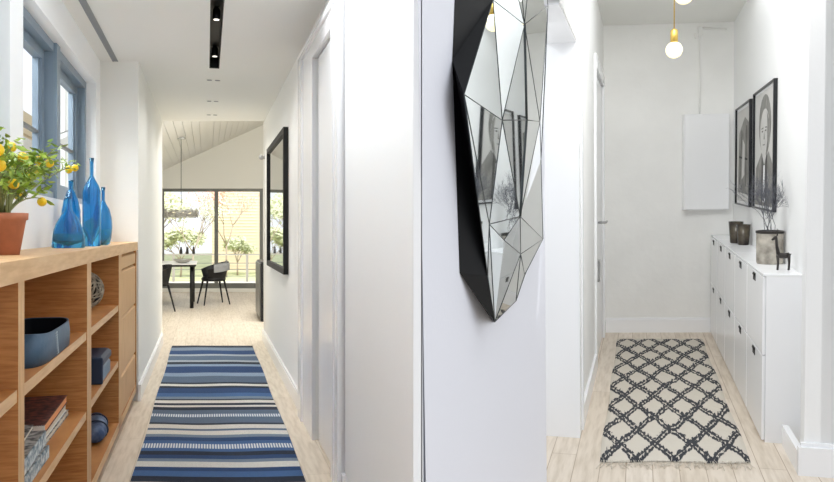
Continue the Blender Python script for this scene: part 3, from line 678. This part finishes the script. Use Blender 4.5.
# diamond rug
ax0, ax1, ay0, ay1 = -.222, .605, 4.66, 8.37
m = mat('diamond_wool_pile', (214, 204, 186), .95, bump=0); nt = m.node_tree; b = nt.nodes['Principled BSDF']
def N(t, **k):
    n_ = nt.nodes.new(t)
    for a, v in k.items(): setattr(n_, a, v)
    return n_
def mth(op, a, b_=None):
    n_ = N('ShaderNodeMath', operation=op)
    for i, q in enumerate((a, b_)):
        if q is None: continue
        if isinstance(q, (int, float)): n_.inputs[i].default_value = q
        else: nt.links.new(q, n_.inputs[i])
    return n_.outputs[0]
uvn = N('ShaderNodeUVMap'); uvn.uv_map = 'weave'
nz = N('ShaderNodeTexNoise'); nz.inputs['Scale'].default_value = 60; nz.inputs['Detail'].default_value = 2; nt.links.new(uvn.outputs[0], nz.inputs[0])
nz2 = N('ShaderNodeTexNoise'); nz2.inputs['Scale'].default_value = 7; nt.links.new(uvn.outputs[0], nz2.inputs[0])
sx = N('ShaderNodeSeparateXYZ'); nt.links.new(uvn.outputs[0], sx.inputs[0])
NU, NV = 4.0, 6.5
u = mth('ADD', mth('MULTIPLY', sx.outputs[0], NU), mth('MULTIPLY', mth('SUBTRACT', nz2.outputs[0], .5), .28))
v = mth('ADD', mth('MULTIPLY', sx.outputs[1], NV), mth('MULTIPLY', mth('SUBTRACT', nz.outputs[0], .5), .16))
def tri(x): return mth('MULTIPLY', mth('ABSOLUTE', mth('SUBTRACT', mth('FRACT', x), .5)), 2.0)   # 0..1
zig = mth('MULTIPLY', tri(u), .5)
def band(s, off):                                        # distance of v to a family of zigzags
    q = mth('ADD', mth('ADD', v, mth('MULTIPLY', zig, s)), off)
    return mth('ABSOLUTE', mth('SUBTRACT', mth('FRACT', q), .5))
d = mth('MINIMUM', mth('MINIMUM', band(1, .075), band(1, -.075)), mth('MINIMUM', band(-1, .075), band(-1, -.075)))
dd = mth('ADD', d, mth('MULTIPLY', mth('SUBTRACT', nz.outputs[0], .5), .30))
rp_ = N('ShaderNodeValToRGB'); rp_.color_ramp.elements[0].position = .048; rp_.color_ramp.elements[1].position = .075
rp_.color_ramp.elements[0].color = lin((52, 54, 60)); rp_.color_ramp.elements[1].color = lin((206, 199, 187))
nt.links.new(dd, rp_.inputs[0]); nt.links.new(rp_.outputs[0], b.inputs['Base Color'])
mb = MB(); nu, nv = 60, 200
def RP(u, v):
    x = ax0+(ax1-ax0)*u; y = ay0+(ay1-ay0)*v
    e = min(1, min(u, 1-u)*40, min(v, 1-v)*60)
    n_ = noise.noise(Vector((x*70, y*35, 3)))
    return (x+.006*sin(y*4)*(1 if u > .5 else -1), y+SB*x+.012*sin(x*11)*(1-v), FB+.004+e*(.014+.006*n_))
mb.sheet(RP, nu, nv)
rg = mb.build('pile', m, thing('rug', 'cream wool rug with a charcoal double-diamond lattice and fringed ends', 'rug', (0, 0, 0)))
root = rg.parent; root.matrix_world = HALL_B[0] @ Matrix.Translation(Vector((.19, 6.5, FB))*HALL_B[1])
for vv in rg.data.vertices: vv.co -= Vector((.19, 6.5, FB))*HALL_B[1]
uvl = rg.data.uv_layers.new(name='weave')
for p in rg.data.polygons:
    for li in p.loop_indices:
        vi = rg.data.loops[li].vertex_index; uvl.data[li].uv = ((vi % (nu+1))/nu, (vi//(nu+1))/nv)
for end, yv, sg in (('near', ay0, -1), ('far', ay1, 1)):
    mb = MB(); rnd = random.Random(2)
    for k in range(80):
        x = ax0+(ax1-ax0)*(k+rnd.random())/80; y = yv+SB*x; L_ = rnd.uniform(.05, .13) if sg < 0 else .05
        mb.tube([(x, y-sg*.01, FB+.008), (x+rnd.uniform(-.01, .01), y+sg*L_*.5, FB+.006), (x+rnd.uniform(-.03, .03), y+sg*L_, FB+.004)], .0020, 4)
    mb.v = [v-Vector((.19, 6.5, FB)) for v in mb.v]
    mb.build('fringe', M['cream_wool'], root, kind='stuff')

# white wall box (meter cupboard) on the end wall, with pipe above
ang = atan(SB)
wbx = thing('wall_cupboard', 'flat white boxed cupboard mounted high on the end wall', 'cupboard', (.645, EY+SB*.645-.004, -.30), ang)
mb = MB(); mb.rbox(-.228, .228, -.105, 0, 0, .99, .004); mb.build('body', M['gloss'], wbx)
mb = MB(); mb.rbox(-.222, .222, -.113, -.105, .006, .984, .003); mb.build('door', M['gloss'], wbx)
pp = thing('wall_pipe', 'thin white-painted pipe running down to the wall cupboard', 'pipe', (.60, EY+SB*.60-.02, .70), ang)
mb = MB(); mb.tube([(0, 0, -.01), (.002, 0, .45), (-.004, 0, .84), (.02, 0, .88), (.27, 0, .86)], .010, 8); mb.build('conduit', M['paint_rough'], pp)
mb = MB(); mb.rbox(-.06, -.02, -.01, .015, .78, .83, .004); mb.rbox(-.022, .022, -.012, .016, .80, .90, .005); mb.build('junction_box', M['paint_rough'], pp)

# framed pictures
def frame_pic(label, y0, y1, z0, z1, art):
    t = thing('framed_picture', label, 'picture', (XB, (y0+y1)/2, z0)); h = z1-z0; hw = (y1-y0)/2; f = .013
    mb = MB()
    for a in ((-hw, -hw+f*2, 0, h), (hw-f*2, hw, 0, h), (-hw+f*2, hw-f*2, 0, f), (-hw+f*2, hw-f*2, h-f, h)): mb.rbox(-.028, -.001, *a, .002)
    mb.build('frame', M['black'], t)
    mb = MB(); mb.box(-.010, -.004, -hw+f*2, hw-f*2, f, h-f); mb.build('print', M['mat_white'], t)
    for k, (nm, poly, mm) in enumerate(art):
        mb = MB(); x = -.011-.0006*k
        pts = [(x, -(hw-f*2)*a, f+(h-2*f)*c) for a, c in poly]; n_ = len(pts)
        mb.add([(x+.0005, p[1], p[2]) for p in pts]+pts, [tuple(range(n_)), tuple(reversed(range(n_, 2*n_)))]+[(i, (i+1) % n_, (i+1) % n_+n_, i+n_) for i in range(n_)])
        mb.build(nm, M[mm], t)
    return t
def ell(cx, cz, rx, rz_, n=20): return [(cx+rx*cos(6.2832*j/n), cz+rz_*sin(6.2832*j/n)) for j in range(n)]
# a: -1 far edge .. 1 near edge
frame_pic('tall black-framed grey abstract line print, the farther of two pictures', 7.50, 8.57, -.235, .705,
  [('grey_ground', [(-.93, .03), (.93, .03), (.93, .97), (-.93, .97)], 'g1'), ('tone_block', [(-.8, .12), (.75, .10), (.80, .80), (.2, .88), (-.6, .74)], 'g2'),
   ('line_shape', [(-.55, .2), (-.5, .2), (-.2, .75), (-.26, .76)], 'g4'), ('line_shape', [(.3, .18), (.35, .18), (.5, .78), (.44, .79)], 'g4'), ('line_shape', [(-.6, .48), (.6, .44), (.6, .46), (-.6, .50)], 'g4'),
   ('pale_shape', [(-.2, .25), (.2, .3), (.25, .6), (-.05, .66)], 'g1')])
frame_pic('tall black-framed grey portrait of a person in a dark jacket, the nearer picture', 6.19, 7.28, -.232, .72,
  [('pale_ground', [(-.96, .02), (.96, .02), (.96, .98), (-.96, .98)], 'g1'), ('hair', ell(.05, .70, .60, .25), 'g2'), ('jacket', [(-.95, .02), (.95, .02), (.9, .33), (.45, .47), (.1, .40), (-.25, .47), (-.85, .34)], 'g2'),
   ('neck', [(-.16, .34), (.26, .34), (.22, .52), (-.14, .52)], 'g1'), ('face', ell(.08, .63, .46, .20), 'g1'), ('lapel', [(-.3, .03), (-.12, .03), (.05, .36), (-.2, .46)], 'g3'), ('lapel', [(.32, .03), (.18, .03), (.06, .36), (.3, .46)], 'g3'),
   ('shirt', [(-.08, .05), (.16, .05), (.12, .36), (.0, .36)], 'mat_white'), ('cheek_shadow', [(.30, .80), (.50, .72), (.53, .60), (.40, .48), (.20, .44), (.34, .56), (.36, .68)], 'g2'), ('brow', [(-.22, .672), (-.02, .678), (-.02, .670), (-.22, .664)], 'g3'), ('brow', [(.14, .678), (.34, .672), (.34, .664), (.14, .670)], 'g3'), ('eye', ell(-.11, .645, .07, .007), 'g3'), ('eye', ell(.23, .645, .07, .007), 'g3'), ('nose', [(.04, .575), (.13, .575), (.10, .65)], 'g2'), ('mouth', ell(.07, .53, .12, .006), 'g2')])

# things on the cabinets
# two smoked glass holders
for lab, x, y, r, h in (('taller smoked glass candle holder with a glowing tealight, the farther one', .835, 7.72, .064, .195), ('smoked glass candle holder with dark mottled glass, the nearer one', .873, 7.50, .058, .180)):
    t = thing('candle_holder', lab, 'candle holder', (x, y, ZC), 0, 'smoked glass candle holders on the shoe cabinets')
    mb = MB(); mb.lathe([(r*.72, 0), (r*.78, .006), (r, h), (r-.005, h), (r*.74, .012), (.001, .012)], n=28); mb.build('glass_cup', M['smoke'], t)
    mb = MB(); mb.lathe([(.025, .013), (.025, .03)], n=16); mb.build('tealight', M['wax'], t)
# planter and twigs
pt = thing('concrete_planter', 'round weathered concrete planter holding bare dark twigs on the shoe cabinets', 'planter', (.846, 5.84, ZC))
mb = MB(); mb.lathe([(.078, 0), (.084, .01), (.086, .20), (.086, .212), (.078, .212), (.076, .19), (.001, .19)], n=36); mb.build('pot', M['concrete'], pt)
mb = MB(); mb.lathe([(.0845, .205), (.090, .208), (.090, .222), (.080, .224), (.078, .208)], n=36, caps=False); mb.build('rim', M['bronze'], pt)
mb = MB(); rnd = random.Random(21)
def tw_grow(p, d, L_, r_, lev):
    q = p+d*L_
    if q.x > .075: q.x = .075
    mb.tube([p, (p+q)/2+Vector((rnd.uniform(-.12, .12), rnd.uniform(-.12, .12), 0))*L_, q], [r_, r_*.9, r_*.8], 4)
    if lev == 0: return
    for _ in range(3 if lev > 1 else 4):
        dd = (d+Vector((rnd.uniform(-1, .8), rnd.uniform(-1, 1), rnd.uniform(-.4, .8)))*.85).normalized(); tw_grow(p.lerp(q, rnd.uniform(.5, 1)), dd, L_*rnd.uniform(.55, .8), r_*.68, lev-1)
for k in range(8):
    a = rnd.uniform(0, 6.28)
    tw_grow(Vector((.03*cos(a), .03*sin(a), .19)), Vector((rnd.uniform(-.35, .15), rnd.uniform(-.75, .35), 1)).normalized(), rnd.uniform(.13, .23), .0019, 4)
mb.build('twigs', M['twig'], pt)
# deer figurine
dg = thing('deer_figurine', 'small dark bronze deer figurine standing on the nearest shoe cabinet', 'figurine', (.862, 5.42, ZC), R(0))
mb = MB()
mb.tube([(-.030, 0, .095), (-.012, 0, .090), (.012, 0, .090), (.032, 0, .094), (.040, 0, .088)], [.014, .018, .017, .018, .008], 10)
mb.tube([(-.026, 0, .098), (-.036, 0, .15), (-.040, 0, .200)], [.013, .009, .008], 8)
mb.tube([(-.036, 0, .208), (-.046, 0, .202), (-.066, 0, .188)], [.010, .0115, .005], 8)
mb.tube([(.040, 0, .096), (.048, 0, .104)], [.005, .002], 6)
mb.build('body', M['bronze'], dg)
for x in (-.030, .034):
    for y in (-.011, .011):
        mb = MB(); mb.tube([(x, y, .092), (x+.002, y, .045), (x, y, .003), (x-.004, y, 0)], [.009, .0055, .005, .006], 7); mb.build('leg', M['bronze'], dg)
for s_ in (-1, 1):
    mb = MB(); mb.tube([(-.036, s_*.006, .212), (-.030, s_*.014, .238), (-.034, s_*.018, .26)], [.003, .0024, .001], 5); mb.tube([(-.031, s_*.013, .235), (-.042, s_*.018, .248)], [.002, .001], 5); mb.build('antler', M['bronze'], dg)

# bulbs on cords
for lab, x, y, z in (('clear globe pendant bulb with brass socket, the lower one fully in view', .213, 5.5, .85), ('clear globe pendant bulb cut off by the top of the picture', .238, 4.8, 1.045)):
    t = thing('pendant_bulb', lab, 'pendant light', (x, y, z), 0, 'pendant bulbs with brass sockets')
    mb = MB(); mb.ball((0, 0, 0), .053, 24, 16); mb.build('bulb', M['bulb'], t)
    mb = MB(); mb.lathe([(.021, .047), (.024, .050), (.024, .125), (.012, .135), (.005, .138)], n=20); mb.build('socket', M['brass'], t)
    mb = MB(); mb.tube([(0, 0, .135), (0, 0, CB-z)], .0042, 6); mb.build('cord', M['brass'], t)
    mb = MB(); mb.lathe([(.04, CB-z-.03), (.04, CB-z-.001)], n=24); mb.build('ceiling_rose', M['brass'], t)

# faceted mirror
mm_ = thing('faceted_mirror', 'large faceted mirror with black sides on the near left wall', 'mirror', (-.45, 2.8, 0))
W = [(2.02, .57), (1.96, .31), (1.945, .062), (2.013, -.228), (2.492, -.437), (2.983, -.44), (3.231, -.37), (3.70, -.26), (3.75, .111), (3.85, .606), (3.80, .879), (3.4, 1.20), (2.5, 1.15), (2.15, .9)]
Wv = [(-.449, y, z) for y, z in W]
F_ = {'T1': (-.40, 2.269, .52), 'A': (-.40, 1.864, .213), 'K': (-.40, 2.14, -.249), 'B': (-.395, 2.147, -.108), 'C': (-.40, 2.243, -.393), 'r1': (-.40, 2.651, -.391), 'r2': (-.40, 2.863, -.327), 'r3': (-.40, 3.436, -.237), 'r4': (-.40, 3.384, .099),
      'r4b': (-.40, 3.55, .45), 'r5': (-.40, 3.689, .80), 'T3': (-.40, 3.3, 1.15), 'T2': (-.40, 2.55, 1.1), 'T0': (-.40, 2.22, .86)}
I_ = {'V1': (-.365, 2.659, .522), 'V4': (-.378, 2.275, .182), 'V5': (-.358, 2.64, .209), 'V6': (-.372, 3.122, .239), 'V7': (-.362, 2.501, -.102), 'V8': (-.376, 2.603, -.229), 'V11': (-.380, 2.299, -.162)}
P_ = {**F_, **I_}
root0 = Vector((-.45, 2.8, 0))
facets = ['A T1 V4', 'T1 V1 V4', 'T0 V1 T1', 'T0 T2 V1', 'T2 T3 V1', 'T3 r5 V1', 'V1 r5 V6', 'V1 V6 V5', 'V1 V5 V4', 'A V4 B', 'V4 V7 B', 'V4 V5 V7', 'V5 V6 V7', 'V6 r4 r3 V7', 'V6 r5 r4b r4', 'B V7 V11', 'B V11 V8 C', 'V11 V7 V8', 'V7 r3 V8', 'V8 r3 r2', 'V8 r2 r1', 'V8 r1 C', 'A B K', 'B C K']
for f in facets:
    ks = f.split(); pts = [Vector(P_[k])-root0 for k in ks]; c = sum(pts, Vector())/len(pts)
    nrm = (pts[1]-pts[0]).cross(pts[2]-pts[0])
    if nrm.x < 0: pts.reverse()
    mb = MB(); mb.add(pts, [tuple(range(len(pts)))]); mb.build('mirror_facet', M['mirror'], mm_)
mb = MB()                                                # black bevel seams
done = set()
for f in facets:
    ks = f.split()
    for a, b_ in zip(ks, ks[1:]+ks[:1]):
        if (b_, a) in done or (a, b_) in done: continue
        done.add((a, b_)); mb.tube([Vector(P_[a])-root0, Vector(P_[b_])-root0], .0042 if {a, b_} <= {'V1', 'V5', 'V7'} else .0015, 4)
mb.build('seams', M['bevel'], mm_)
mb = MB()
rim = ['T1', 'A', 'K', 'C', 'r1', 'r2', 'r3', 'r4', 'r4b', 'r5', 'T3', 'T2', 'T0']
rimv = [Vector(P_[k])-root0 for k in rim]; wv_ = [Vector(p)-root0 for p in [Wv[0], Wv[1], Wv[3], Wv[4], Wv[5], Wv[6], Wv[7], Wv[8], (-.449, 3.80, .4), Wv[10], Wv[11], Wv[12], Wv[13]]]
n = len(rim); mb.add(rimv+wv_, [(i, (i+1) % n, (i+1) % n+n, i+n) for i in range(n)])
mb.build('backing_body', mat('mirror_black_sides', (9, 10, 13), .6, spec=.25), mm_)
